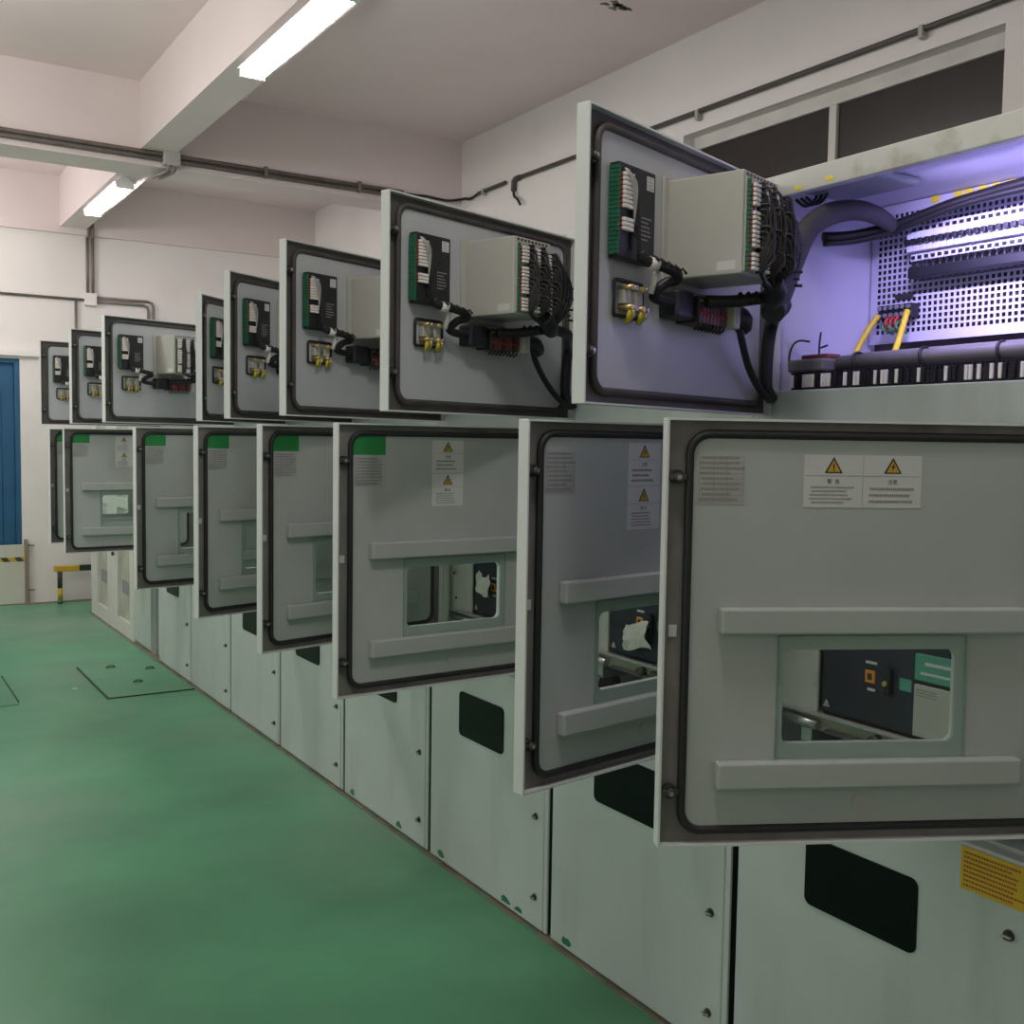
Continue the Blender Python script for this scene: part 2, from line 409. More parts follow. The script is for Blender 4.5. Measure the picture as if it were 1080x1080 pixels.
def text_rows(b, s0, s1, z0, z1, rows, m, d, fill=.75, seed=0, raw=None):
    """rows of tiny character marks too small to read"""
    rn = random.Random(seed); h = (z1-z0)/rows
    for r in range(rows):
        z = z1-(r+.5)*h; s = s0+(rn.random()*.006 if r else .004); e = s1-rn.random()*(s1-s0)*.35
        while s < e:
            w = rn.uniform(.0016, .0030)
            b.box(d, d+.0004, -(WD-s), -(WD-s-w), z-h*.5*fill, z+h*.5*fill, m); s += w+rn.uniform(.0006, .0012)
def glyph(b, txt, s, z, size, m, d):
    cu = bpy.data.curves.new('tmp', 'FONT'); cu.body = txt; cu.size = size; cu.align_x = 'CENTER'; cu.align_y = 'CENTER'; cu.extrude = 0
    ob = bpy.data.objects.new('tmp', cu); C.objects.link(ob)
    bpy.context.view_layer.update()
    me = bpy.data.meshes.new_from_object(ob.evaluated_get(bpy.context.evaluated_depsgraph_get()))
    i = b.mi(m); vs = [b.v((d, -(WD-s)+v.co.x, z+v.co.y)) for v in me.vertices]
    for p in me.polygons: b.face([vs[q] for q in p.vertices], i)
    bpy.data.objects.remove(ob); bpy.data.curves.remove(cu); bpy.data.meshes.remove(me)
def tri(b, s, z, r, m, d):
    pts = [(s+r*math.cos(PI/2+2*PI*k/3), z+r*math.sin(PI/2+2*PI*k/3)) for k in range(3)]
    b.plate(pts, d, d+.0004, m, lambda a, c, e: (e, -(WD-a), c))
def warning(b, s0, s1, z0, z1, mark, head, seed):
    d = .0165; raw = lambda a, c, e: (e, -(WD-a), c)
    b.plate(rrect(s0, s1, z0, z1, .001, 2), d, d+.0008, 'paper_white', raw)
    cx = (s0+s1)/2; h = z1-z0; tz = z1-h*.24
    tri(b, cx, tz, h*.205, 'ink', d+.0008); tri(b, cx, tz-.0006, h*.150, 'warn_yellow', d+.0013)
    if mark == '!':
        b.box(d+.0018, d+.0021, -(WD-cx)-.0011, -(WD-cx)+.0011, tz-h*.02, tz+h*.085, 'ink'); b.box(d+.0018, d+.0021, -(WD-cx)-.0011, -(WD-cx)+.0011, tz-h*.055, tz-h*.033, 'ink')
    else:
        pts = [(cx+.002, tz+h*.10), (cx-.0035, tz+.001), (cx-.0005, tz+.001), (cx-.002, tz-h*.06), (cx+.0035, tz+.004), (cx+.0008, tz+.004)]
        b.plate(pts, d+.0018, d+.0021, 'ink', raw)
    b.box(d+.0008, d+.0011, -(WD-s0-.002), -(WD-s1+.002), z1-h*.40, z1-h*.392, 'ink_grey')
    glyph(b, head, cx, z1-h*.51, h*.10, 'ink', d+.0012)
    text_rows(b, s0+.008, s1-.008, z0+h*.06, z0+h*.42, 5 if mark == '!' else 3, 'ink_grey', d+.0008, .42, seed)
b = MB(); warning(b, .240, .343, 1.457, 1.546, '!', '警  告', 3); one('warning_a', b)
b = MB(); warning(b, .3445, .448, 1.457, 1.546, 'z', '注意', 4); one('warning_b', b)
b = MB(); warning(b, .292, .393, 1.4725, 1.562, 'z', '注意', 5); one('warning_top', b)
b = MB(); warning(b, .292, .393, 1.380, 1.470, '!', '警 告', 6); one('warning_low', b)
def nameplate(b, s0, s1, z0, z1, seed):
    d = .0165
    b.plate(rrect(s0, s1, z0, z1, .001, 2), d, d+.0008, 'plate_silver', lambda a, c, e: (e, -(WD-a), c))
    for k in range(9):
        z = z0+(z1-z0)*(.06+.11*k); b.box(d+.0008, d+.0011, -(WD-s0-.003), -(WD-s1+.003), z-.0004, z+.0004, 'ink_grey')
    for q in (.05, .34, .62, .95):
        s = s0+(s1-s0)*q; b.box(d+.0008, d+.0011, -(WD-s)-.0004, -(WD-s)+.0004, z0+.006, z1-.008, 'ink_grey')
    text_rows(b, s0+.004, s1-.001, z0+.004, z1-.002, 9, 'ink_grey', d+.0008, .5, seed)
b = MB(); nameplate(b, .055, .138, 1.461, 1.545, 11); one('nameplate_high', b)
b = MB(); nameplate(b, .052, .136, 1.437, 1.517, 12); one('nameplate_low', b)
b = MB(); b.plate(rrect(.047, .146, 1.521, 1.572, .001, 2), .0165, .0173, 'sticker_green', lambda a, c, e: (e, -(WD-a), c)); one('green_sticker', b)

# instrument door furniture ------------------------------------------------
def P(s, z, d): return (.0165+d, -(WD-s), z)
def dbox(b, s0, s1, z0, z1, d0, d1, m, bev=0): b.box(.0165+d0, .0165+d1, -(WD-s0), -(WD-s1), z0, z1, m, bev)
rn = random.Random(21)
b = MB()
dbox(b, .078, .205, 1.902, 2.076, .003, .026, 'black_plastic', .003); dbox(b, .085, .20, 1.909, 2.069, 0, .004, 'black_plastic')
dbox(b, .172, .197, 2.040, 2.066, .026, .0268, 'paper_white')
for k in range(6): dbox(b, .155, .155+rn.uniform(.02, .04), 1.945+k*.008, 1.9475+k*.008, .026, .0264, 'ink_grey')
for k in range(4): dbox(b, .176, .176+rn.uniform(.008, .018), 2.043+k*.006, 2.0445+k*.006, .0268, .0271, 'ink_grey')
dbox(b, .118, .125, 1.92, 2.066, .026, .030, 'black_plastic', .001)
one('control_module', b)
b = MB()
for k in range(20): dbox(b, .0745, .081, 1.908+k*.0081, 1.9155+k*.0081, .005, .027, 'connector_green', .001)
one('green_connector', b)
b = MB()
for k in list(range(3, 6))+list(range(8, 16)):
    z = 1.928+k*.0082
    dbox(b, .081, .089, z, z+.0045, .026, .029, 'ferrule_red'); dbox(b, .085, .116, z-.0008, z+.0060, .027, .035, 'ferrule_white', .001)
    b.tube([P(.114, z+.002, .031), P(.123, z+.002-.01, .037), P(.126+.003*(k % 3), 1.93, .039), P(.130, 1.90, .037)], .0022, 'cable_black', 5, k=2)
for k in range(4): b.tube([P(.088+.003*k, 2.064, .030), P(.098+.005*k, 2.046, .039), P(.106+.004*k, 2.02, .040), P(.116, 1.99-.01*k, .034)], .0013, 'box_grey', 5, k=3)
one('module_wires', b)
b = MB()
b.tube([P(.125, 1.915, .046), P(.135, 1.900, .052), P(.175, 1.894, .065), P(.215, 1.886, .07), P(.228, 1.876, .062), P(.212, 1.868, .045), P(.20, 1.845, .03), P(.25, 1.838, .03), P(.32, 1.842, .035)], .0105, 'cable_black', 8, k=5)
for k in range(5): b.tube([P(.14+.018*k, 1.90-.004*k, .046+.005*k), P(.146+.018*k, 1.91-.004*k, .062+.005*k), P(.15+.018*k, 1.90-.004*k, .072+.004*k)], .003, 'cable_black', 5)
b.tube([P(.142, 1.898, .053), P(.160, 1.895, .060)], .0125, 'ferrule_white', 8); b.tube([P(.178, 1.89, .05), P(.172, 1.845, .04)], .006, 'ferrule_white', 6)
one('wiring_loom', b)
# protection relay: deep pale case, terminals on its rear
BS0, BS1, BZ0, BZ1, BD = .288, .440, 1.888, 2.084, .168
b = MB()
dbox(b, BS0, BS1, BZ0, BZ1, 0, BD, 'relay_case', .003); dbox(b, BS0-.018, BS1+.018, BZ0-.012, BZ1+.006, 0, .006, 'relay_case', .002)
for k in range(9): dbox(b, BS0+.012+k*.0145, BS0+.020+k*.0145, BZ1-.010, BZ1-.004, BD-.001, BD+.0012, 'dark_steel')
for k in range(4): dbox(b, BS0+.006+k*.036, BS0+.038+k*.036, BZ0+.004, BZ1-.013, BD, BD+.004, 'plate_silver', .001)
one('protection_relay', b)
b = MB(); b.box(.0165+BD-.052, .0165+BD-.012, -(WD-BS0)-.0006, -(WD-BS0)+.0002, BZ0+.008, BZ0+.026, 'paper_white'); one('case_label', b)
for c in range(3):
    b = MB(); s = BS0+.006+c*.047
    for k in range(20): dbox(b, s+(.003 if c == 0 else 0), s+.009, BZ0+.006+k*.0087, BZ0+.0137+k*.0087, BD+.003, BD+(.010 if c == 0 else .018), 'connector_green' if c == 0 else 'black_plastic', .0008)
    one('rear_terminals_%d' % c, b)
    b = MB(); s = BS0+.015+c*.047
    for k in range(19):
        if (k+2*c) % 9 == 4 or (c == 2 and k < 6): continue
        z = BZ0+.0085+k*.0087
        dbox(b, s, s+.006, z, z+.005, BD+.006, BD+.012, 'ferrule_red'); dbox(b, s+.003, s+.027, z-.0007, z+.0058, BD+.006, BD+.018, 'ferrule_white', .001)
    one('ferrules_%d' % c, b)
b = MB()
for c in range(3):
    s = BS0+.040+c*.047
    for k in range(15):
        z = BZ0+.02+k*.0102; q = .006*(k % 4)
        b.tube([P(s-.002, z, BD+.013), P(s+.004+q*.3, z-.004, BD+.020+q), P(s+.006+q*.3, (z+BZ0)/2, BD+.022+q), P(s+.006, BZ0, BD+.020), P(.43, BZ0-.025, BD+.01)], .0034, 'cable_black', 5, k=3)
for k in range(4):
    b.tube([P(.425+.012*k, 2.05-.012*k, BD+.004), P(.452+.014*k, 2.042-.014*k, BD+.018), P(.468+.014*k, 1.98-.01*k, BD+.018), P(.462+.010*k, 1.91, BD+.014), P(.45, 1.862, BD)], .0058, 'cable_black', 6, k=4)
    for j in range(4): b.tube([P(.462+.014*k, 2.01-.012*k-.028*j, BD+.012), P(.474+.014*k, 2.01-.012*k-.028*j, BD+.023)], .0034, 'cable_black', 5)
one('terminal_wires', b)
b = MB()
b.tube([P(.400, BZ0-.002, BD+.012), P(.435, 1.868, BD+.006), P(.475, 1.862, BD-.02)], .021, 'cable_black', 10, k=5)
b.tube([P(.475, 1.866, BD-.02), P(.44, 1.860, .13), P(.40, 1.852, .10), P(.345, 1.848, .065)], .0125, 'cable_black', 8, k=5)
b.tube([P(.47, 1.870, BD-.03), P(.57, 1.862, .13), P(.655, 1.850, .07), P(.700, 1.835, .040), P(.708, 1.78, .028), P(.712, 1.70, .025), P(.735, 1.668, .03)], .0150, 'cable_black', 8, k=5)
for k in range(5): b.tube([P(.41+.011*k, 1.870+.001*k, .105+.012*k), P(.41+.011*k, 1.846+.001*k, .118+.012*k)], .0045, 'cable_black', 5)
one('cable_trunk', b)
b = MB()
fr = rrect(.098, .196, 1.800, 1.866, .006, 3)
b.tube([P(s, z, .006) for s, z in fr], .004, 'black_plastic', 6, closed=True)
for k in range(2):
    s = .128+k*.040
    dbox(b, s-.012, s+.012, 1.822, 1.858, 0, .018, 'relay_case', .002)
    for z in (1.852, 1.815):
        b.cyl(P(s-.008, z, .004), P(s-.008, z, .034), .0055, 'brass', 8); b.cyl(P(s+.010, z, .004), P(s+.010, z, .032), .0055, 'steel', 8)
    b.tube([P(s-.006, 1.812, .028), P(s-.008, 1.80, .026), P(s-.004, 1.788, .018)], .005, 'wire_yellow', 6); b.tube([P(s+.008, 1.812, .026), P(s+.010, 1.80, .022), P(s+.008, 1.79, .012)], .005, 'brass', 6)
one('test_socket', b)
b = MB()
dbox(b, .265, .335, 1.810, 1.866, 0, .045, 'black_plastic', .006)
for k in range(8):
    s = .335+k*.0150; dbox(b, s, s+.0140, 1.806, 1.860, 0, .055, 'terminal_brown' if k % 3 else 'black_plastic', .002)
    dbox(b, s+.003, s+.012, 1.848, 1.853, .055, .057, 'brass'); dbox(b, s+.003, s+.012, 1.822, 1.827, .055, .057, 'ferrule_red')
    b.tube([P(s+.007, 1.815, .05), P(s+.009, 1.800, .05), P(s+.006, 1.793, .04)], .0028, 'cable_black', 5)
one('terminal_strip', b)
b = MB(); dbox(b, .456, .482, 1.804, 1.862, .0, .072, 'relay_case', .004); dbox(b, .461, .477, 1.816, 1.850, .072, .074, 'plate_silver'); one('end_block', b)
b = MB()
b.tube([P(.482, 1.835, .05), P(.52, 1.831, .055), P(.548, 1.817, .045)], lambda t: .026-.006*t, 'cable_black', 10, k=5)
b.tube([P(.522, 1.814, .05), P(.535, 1.785, .05), P(.60, 1.735, .035), P(.66, 1.695, .03), P(.72, 1.668, .03), P(.765, 1.672, .02)], .0085, 'cable_black', 8, k=5)
one('door_cable', b)

U_PARTS = ['instrument_sheet', 'instrument_gasket', 'control_module', 'green_connector', 'module_wires', 'wiring_loom', 'protection_relay', 'case_label', 'rear_terminals_0', 'rear_terminals_1', 'rear_terminals_2', 'ferrules_0', 'ferrules_1', 'ferrules_2', 'terminal_wires', 'cable_trunk', 'test_socket', 'terminal_strip', 'end_block', 'door_cable']
NICE = {**{'%s_%d' % (n, c): n for n in ('rear_terminals', 'ferrules') for c in range(3)}, 'instrument_sheet': 'inner_sheet', 'instrument_gasket': 'gasket', 'breaker_sheet': 'inner_sheet', 'breaker_gasket': 'gasket', 'upper_bar': 'stiffener_bar', 'lower_bar': 'stiffener_bar', 'warning_a': 'warning_sticker', 'warning_b': 'warning_sticker', 'warning_top': 'warning_sticker', 'warning_low': 'warning_sticker', 'nameplate_high': 'nameplate', 'nameplate_low': 'nameplate'}
def kid(k, parent, loc=None):
    return put(NICE.get(k, k), ME[k], parent, loc)
def instrument_door(cab, loc, th):
    o = put('instrument_door', ME['instrument_door'], cab, loc, rz=-th)
    for k in U_PARTS: kid(k, o)
    for z in (2.075, 1.728): kid('latch', o, (0, -(WD-.021), z))
    return o
def breaker_door(cab, loc, th, stacked, green):
    o = put('breaker_door', ME['breaker_door'], cab, loc, rz=-th)
    for k in ('breaker_sheet', 'breaker_gasket', 'upper_bar', 'lower_bar', 'glass_pane', 'plug', 'inspection_tag'): kid(k, o)
    for k in (('warning_top', 'warning_low') if stacked else ('warning_a', 'warning_b')): kid(k, o)
    kid('nameplate_low' if green else 'nameplate_high', o)
    if green: kid('green_sticker', o)
    for z in (1.506, .972): kid('latch', o, (0, -(WD-.021), z))
    return o

# ------------------------------------------------------------------ cabinet bodies  (cabinet space: x from the front plane, y from its far side (<=0), z from the floor)
DEP = 1.35; TOP = 2.190; SH = .80
b = MB()
for y0, y1 in ((-.798, -.776), (-.024, -.002)): b.box(.0, DEP, y0, y1, SH, TOP, 'cabinet_paint'); b.box(.035, DEP, y0, y1, 0, SH, 'cabinet_paint'); b.box(.030, .035, y0, y1, 0, SH, 'rubber_and_gap_shade')  # near-black strips at the side fronts stand for shade in the gaps
b.box(DEP-.02, DEP, -.776, -.024, 0, TOP, 'cabinet_paint')
b.box(.02, DEP-.02, -.776, -.024, TOP-.02, TOP-.001, 'cabinet_paint'); b.box(.05, DEP-.02, -.776, -.024, .0, .03, 'cabinet_paint')
b.box(.02, DEP-.02, -.776, -.024, 1.615, 1.640, 'cabinet_paint'); b.box(.012, DEP-.02, -.776, -.024, SH-.03, SH, 'cabinet_paint')
b.box(.95, .96, -.776, -.024, SH, 1.615, 'breaker_interior'); b.box(.02, .95, -.776, -.774, SH, 1.615, 'breaker_interior'); b.box(.02, .95, -.026, -.024, SH, 1.615, 'breaker_interior')
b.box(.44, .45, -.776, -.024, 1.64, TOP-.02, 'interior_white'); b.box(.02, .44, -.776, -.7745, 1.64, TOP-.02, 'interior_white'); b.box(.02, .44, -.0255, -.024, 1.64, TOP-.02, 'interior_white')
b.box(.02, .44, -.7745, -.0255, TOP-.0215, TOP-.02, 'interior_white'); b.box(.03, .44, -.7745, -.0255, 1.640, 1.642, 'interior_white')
one('body', b)
b = MB()
b.box(-.002, .022, -.794, -.006, 2.139, TOP+.002, 'cabinet_frame_paint', .003)            # head rail
b.box(-.001, .030, -.776, -.060, 1.606, 1.690, 'cabinet_paint', .003)                     # sill under the instruments
b.box(-.001, .022, -.794, -.755, .795, 2.139, 'cabinet_frame_paint', .002); b.box(-.001, .022, -.060, -.006, .795, 2.139, 'cabinet_frame_paint', .002)
one('front_frame', b)
b = MB()
b.box(-.022, .012, -.768, -.013, .012, .792, 'cabinet_paint', .005)
b.box(-.019, -.011, -.787, -.7688, .012, .790, 'cabinet_paint', .002)
b.box(-.0105, .029, -.784, -.7685, .012, .785, 'rubber_and_gap_shade')  # dark core behind the flange, gap shade put in as colour
one('base_panel', b)
b = MB(); b.plate(rrect(-.525, -.230, .520, .678, .018, 5), -.0225, -.0265, 'dark_window', lambda y, z, d: (d, y, z)); one('inspection_window', b)
b = MB(); b.cyl((-.022, 0, 0), (-.026, 0, 0), .011, 'dark_steel', 12); b.cyl((-.026, 0, 0), (-.036, 0, 0), .0065, 'dark_steel', 8); b.box(-.037, -.030, -.010, .010, -.0025, .0025, 'steel', .001); one('screw', b)
b = MB(); b.cyl((.0, 0, 0), (-.004, 0, 0), .005, 'dark_steel', 10); one('rivet', b)
b = MB(); b.box(.405, .412, -.774, -.026, 1.80, 2.165, 'interior_white'); one('blank_plate', b)

def splat(cab_panel, y, z, r, seed):
    q = random.Random(seed); n = 14
    pts = [(y+r*(.7+.5*q.random())*math.cos(2*PI*k/n)*1.3, max(.026, z+r*(.6+.5*q.random())*math.sin(2*PI*k/n))) for k in range(n)]
    bb = MB(); bb.plate(pts, -.0221, -.0228, 'green_paint', lambda a, c, d: (d, a, c)); bb.build('paint_spot', cab_panel)

def cabinet(k, label):
    t = thing('switchgear_cabinet', label, 'cabinet', (XC, Y0+k*W, 0), group='open switchgear cabinets in the long row')
    put('body', ME['body'], t); put('front_frame', ME['front_frame'], t)
    bp = put('base_panel', ME['base_panel'], t)
    put('inspection_window', ME['inspection_window'], bp)
    for z in (.645, .375, .112): put('screw', ME['screw'], bp, (0, -.725, z))
    if k != 0: put('mounting_plate', ME['blank_plate'], t)
    return t, bp

UD = {0: (1.117, 1.568), 1: (1.131, 2.380), 2: (1.137, 3.129), 3: (1.167, 3.823), 4: (1.252, 4.488), 5: (1.116, 5.602), 6: (1.128, 6.444), 7: (1.122, 7.366)}
LD = {-1: (1.159, 1.364), 0: (1.092, 1.698), 1: (1.099, 2.579), 2: (1.115, 3.240), 3: (1.134, 3.996), 4: (1.108, 4.875), 6: (1.099, 6.561), 7: (1.108, 7.226)}
LABEL = {
 -1: 'cabinet nearest the camera, its open lower door facing us with two stickers side by side',
 0: 'cabinet with the violet lit open upper compartment and perforated plate',
 1: 'cabinet with a wide open upper door, directly beyond the violet lit one',
 2: 'cabinet whose open upper door is the third one from the camera',
 3: 'cabinet whose open upper door is the fourth one from the camera',
 4: 'cabinet whose upper door, fifth from the camera, is swung only half open',
 5: 'cabinet with the wide upper door third from the far end, its lower door shut',
 6: 'second cabinet from the far end of the open doors, wide lower door with green sticker',
 7: 'farthest cabinet with open doors, nearest the blue door',
}
CAB = {}
for k in range(-1, 8):
    t, bp = cabinet(k, LABEL[k]); CAB[k] = t
    hx, hy = -.010, -.030
    H = Vector((XC+hx, Y0+k*W+hy))
    if k in UD:
        d = H-Vector(UD[k]); instrument_door(t, (hx, hy, 0), math.atan2(d.x, d.y))
    else: put('instrument_door', ME['instrument_door'], t, (-.030, hy, 0))
    if k in LD:
        d = H-Vector(LD[k]); breaker_door(t, (hx, hy, 0), math.atan2(d.x, d.y), k != -1, k > 0)
    else: breaker_door(t, (-.030, hy, 0), 0, True, True)
    for q in range({1: 1, 2: 3, 3: 2}.get(k, 0)): splat(bp, [-.10, -.55, -.63][q], [.035, .03, .03][q], [.018, .022, .016][q], 10*k+q)

# --- the violet-lit compartment of cabinet 0
c0 = CAB[0]; PX = .372                                             # plate plane
py0, py1, pz0, pz1 = -.772, -.003, 1.822, 2.166
py1 = -.030
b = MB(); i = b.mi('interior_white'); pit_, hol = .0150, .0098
ny = int((py1-py0-.03)/pit_); nz = int((pz1-pz0-.03)/pit_)
oy = (py1-py0-ny*pit_)/2; oz = (pz1-pz0-nz*pit_)/2
g0 = (pit_-hol)/2
ys = [py0, ]+[py0+oy+a*pit_+e for a in range(ny) for e in (g0, g0+hol)]+[py1]
zs = [pz0, ]+[pz0+oz+a*pit_+e for a in range(nz) for e in (g0, g0+hol)]+[pz1]
for d in (PX, PX+.002):
    V = [[b.v((d, y, z)) for z in zs] for y in ys]
    for a in range(len(ys)-1):
        for c in range(len(zs)-1):
            if a % 2 == 1 and c % 2 == 1: continue
            b.face([V[a][c], V[a+1][c], V[a+1][c+1], V[a][c+1]], i)
mp = b.build('mounting_plate', c0, label='perforated pale plate lit violet')
b = MB(); b.box(.40, .402, -.774, -.0265, 1.66, 2.16, 'dark_steel'); b.build('plate_gap_shade', c0)  # dark sheet standing in for the shade behind the plate holes
# miniature breakers in a row on the plate
b = MB()
b.box(-.050, 0, -.0085, .0085, -.042, .042, 'interior_white', .0015); b.box(-.066, -.050, -.0085, .0085, -.022, .024, 'interior_white', .0015)
b.box(-.080, -.066, -.006, .006, -.006, .006, 'black_plastic', .001); b.box(-.052, -.0495, -.005, .005, .028, .036, 'black_plastic'); b.box(-.052, -.0495, -.005, .005, -.038, -.030, 'black_plastic')
b.tube([(-.045, 0, -.042), (-.05, 0, -.06), (-.035, 0, -.085)], .004, 'cable_black', 6)
one('miniature_breaker', b)
for k in range(29): put('miniature_breaker', ME['miniature_breaker'], mp, (PX, -.192-k*.0182, 2.050))
b = MB(); b.box(PX-.010, PX, -.75, -.165, 2.032, 2.068, 'steel'); b.box(PX-.062, PX-.002, -.735, -.185, 1.966, 1.992, 'black_plastic', .004); b.build('din_rail', mp)
b = MB()
for k, y in enumerate((-.200, -.262, -.290, -.325, -.36, -.395, -.45, -.49, -.55)): b.box(PX-.002, PX-.0005, y-.022, y, 2.150, 2.166, 'label_yellow')
b.build('yellow_label', mp)
b = MB()
b.box(PX-.030, PX, -.178, -.078, 1.880, 1.914, 'black_plastic', .003); b.box(PX-.006, PX, -.16, -.11, 1.928, 1.942, 'ink', .001)
for k in range(6):
    y = -.088-k*.0165
    for z in (1.906, 1.888): b.cyl((PX-.030, y, z), (PX-.037, y, z), .0055, 'steel', 8)
for k in range(3): b.tube([(PX-.032, -.115-k*.014, 1.884), (PX-.046, -.115-k*.014, 1.868), (PX-.03, -.112-k*.014, 1.846)], .0038, 'wire_red', 6, k=3); b.tube([(PX-.034, -.105-k*.02, 1.872), (PX-.050, -.11-k*.02, 1.855), (PX-.02, -.12-k*.02, 1.842)], .0035, 'wire_green', 6, k=3)
b.build('earth_terminal', mp)
b = MB(); b.tube([(PX-.035, -.085, 1.890), (PX-.050, -.075, 1.865), (PX-.075, -.062, 1.815), (PX-.10, -.062, 1.765)], .0075, 'wire_yellow', 8, k=4); b.build('earth_wire', mp, label='yellow earth wire')
b = MB(); b.tube([(PX-.035, -.170, 1.895), (PX-.055, -.172, 1.850), (PX-.085, -.180, 1.800), (PX-.12, -.190, 1.765)], .0075, 'wire_yellow', 8, k=4); b.build('earth_wire', mp, label='yellow earth wire')
# terminals and trunking along the sill
b = MB()
rn = random.Random(5)
for k in range(74):
    y = -.075-k*.0092
    m = 'black_plastic' if rn.random() < .35 else 'ferrule_white'
    b.box(.045, .105, y-.0080, y, 1.690, 1.722, 'black_plastic', .001)
    if rn.random() < .8: b.box(.040, .046, y-.0076, y-.0006, 1.698, 1.728, m, .0008)
    b.box(.048, .060, y-.006, y-.002, 1.722, 1.734, 'black_plastic')
b.box(.035, .115, -.77, -.066, 1.642, 1.690, 'black_plastic')
b.build('terminal_row', c0)
b = MB()
b.tube([(.105, -.17, 1.752), (.105, -.772, 1.756)], .020, 'tube_grey', 12); b.tube([(.150, -.17, 1.760), (.150, -.772, 1.764)], .020, 'tube_grey', 12)
for y in (-.225, -.40, -.58): b.tube([(.105+.0245*math.cos(a), y+.006*math.sin(a), 1.752+.0245*math.sin(a)) for a in [2*PI*q/14 for q in range(14)]], .0035, 'cable_black', 5, closed=True)
b.build('wire_trunking', c0)
b = MB(); b.box(.050, .150, -.165, -.055, 1.735, 1.765, 'tube_grey', .006); b.box(.08, .13, -.15, -.07, 1.765, 1.778, 'terminal_brown', .004); b.build('duct_end', c0)
b = MB()
b.tube([(.10, -.045, 1.70), (.085, -.030, 1.76), (.09, -.032, 1.80), (.10, -.045, 1.815), (.11, -.07, 1.812)], .0025, 'cable_black', 5, k=4)
b.tube([(.16, -.06, 1.72), (.16, -.055, 1.80), (.17, -.05, 1.84)], .0025, 'cable_black', 5, k=4); b.tube([(.16, -.055, 1.80), (.155, -.085, 1.805)], .0025, 'cable_black', 5)
b.build('loose_wire', c0)
def cab(x, y, z): return (x-XC, y-Y0, z)
b = MB()
b.tube([cab(1.66, 1.60, 1.84), cab(1.72, 1.632, 1.897), cab(1.78, 1.655, 1.978), cab(1.85, 1.684, 2.048), cab(1.92, 1.684, 2.091), cab(2.0, 1.67, 2.107), cab(2.08, 1.667, 2.099), cab(2.14, 1.673, 2.079)], lambda t: .026-.010*max(0, t-.6)/.4, 'tube_dark', 12, k=8)
b.build('corrugated_tube', c0, label='thick grey corrugated tube feeding the door wiring')
b = MB()
b.tube([cab(2.02, 1.79, 2.067), cab(2.08, 1.749, 2.072), cab(2.12, 1.685, 2.085), cab(2.14, 1.621, 2.099), cab(2.15, 1.541, 2.116), cab(2.16, 1.453, 2.127), cab(2.16, 1.364, 2.133), cab(2.16, 1.09, 2.14)], .012, 'cable_black', 8, k=5)
b.tube([cab(2.02, 1.788, 2.052), cab(2.08, 1.747, 2.058), cab(2.12, 1.682, 2.071), cab(2.13, 1.61, 2.087), cab(2.14, 1.45, 2.112), cab(2.15, 1.10, 2.125)], .008, 'cable_black', 8, k=5)
b.build('wire_bundle', c0)
b = MB()
b.box(.05, .20, -.30, -.08, 2.150, 2.168, 'filler_grey', .008)
for y in (-.10, -.085, -.115): b.tube([(.03, y, 2.135), (.05, y-.01, 2.12), (.07, y-.015, 2.13), (.09, y-.01, 2.15)], .004, 'cable_black', 5, k=3)
b.tube([(.035, -.068, 2.10), (.12, -.050, 2.055)], .005, 'cable_black', 6)
b.build('lamp_bracket', c0)
b = MB()
for y, z in ((-.110, 2.146), (-.20, 2.150)): b.box(-.0028, -.0022, y-.022, y, z, z+.009, 'label_yellow')
b.build('frame_sticker', c0)
# yellow notice on the base panel lip
o = MB(); o.box(-.0255, -.0235, -.770, -.620, .700, .784, 'tag_yellow', .0005)
rn = random.Random(9)
for r in range(8):
    z = .774-r*.0092; y = -.627
    e = -.765+rn.random()*.05
    while y > e:
        w = rn.uniform(.003, .006); o.box(-.0260, -.0255, y-w, y, z-.002, z+.002, 'ink_red'); y -= w+.0016
o.build('notice_label', [c for c in c0.children if c.name.startswith('base_panel')][0], label='yellow notice with lines of dark print')

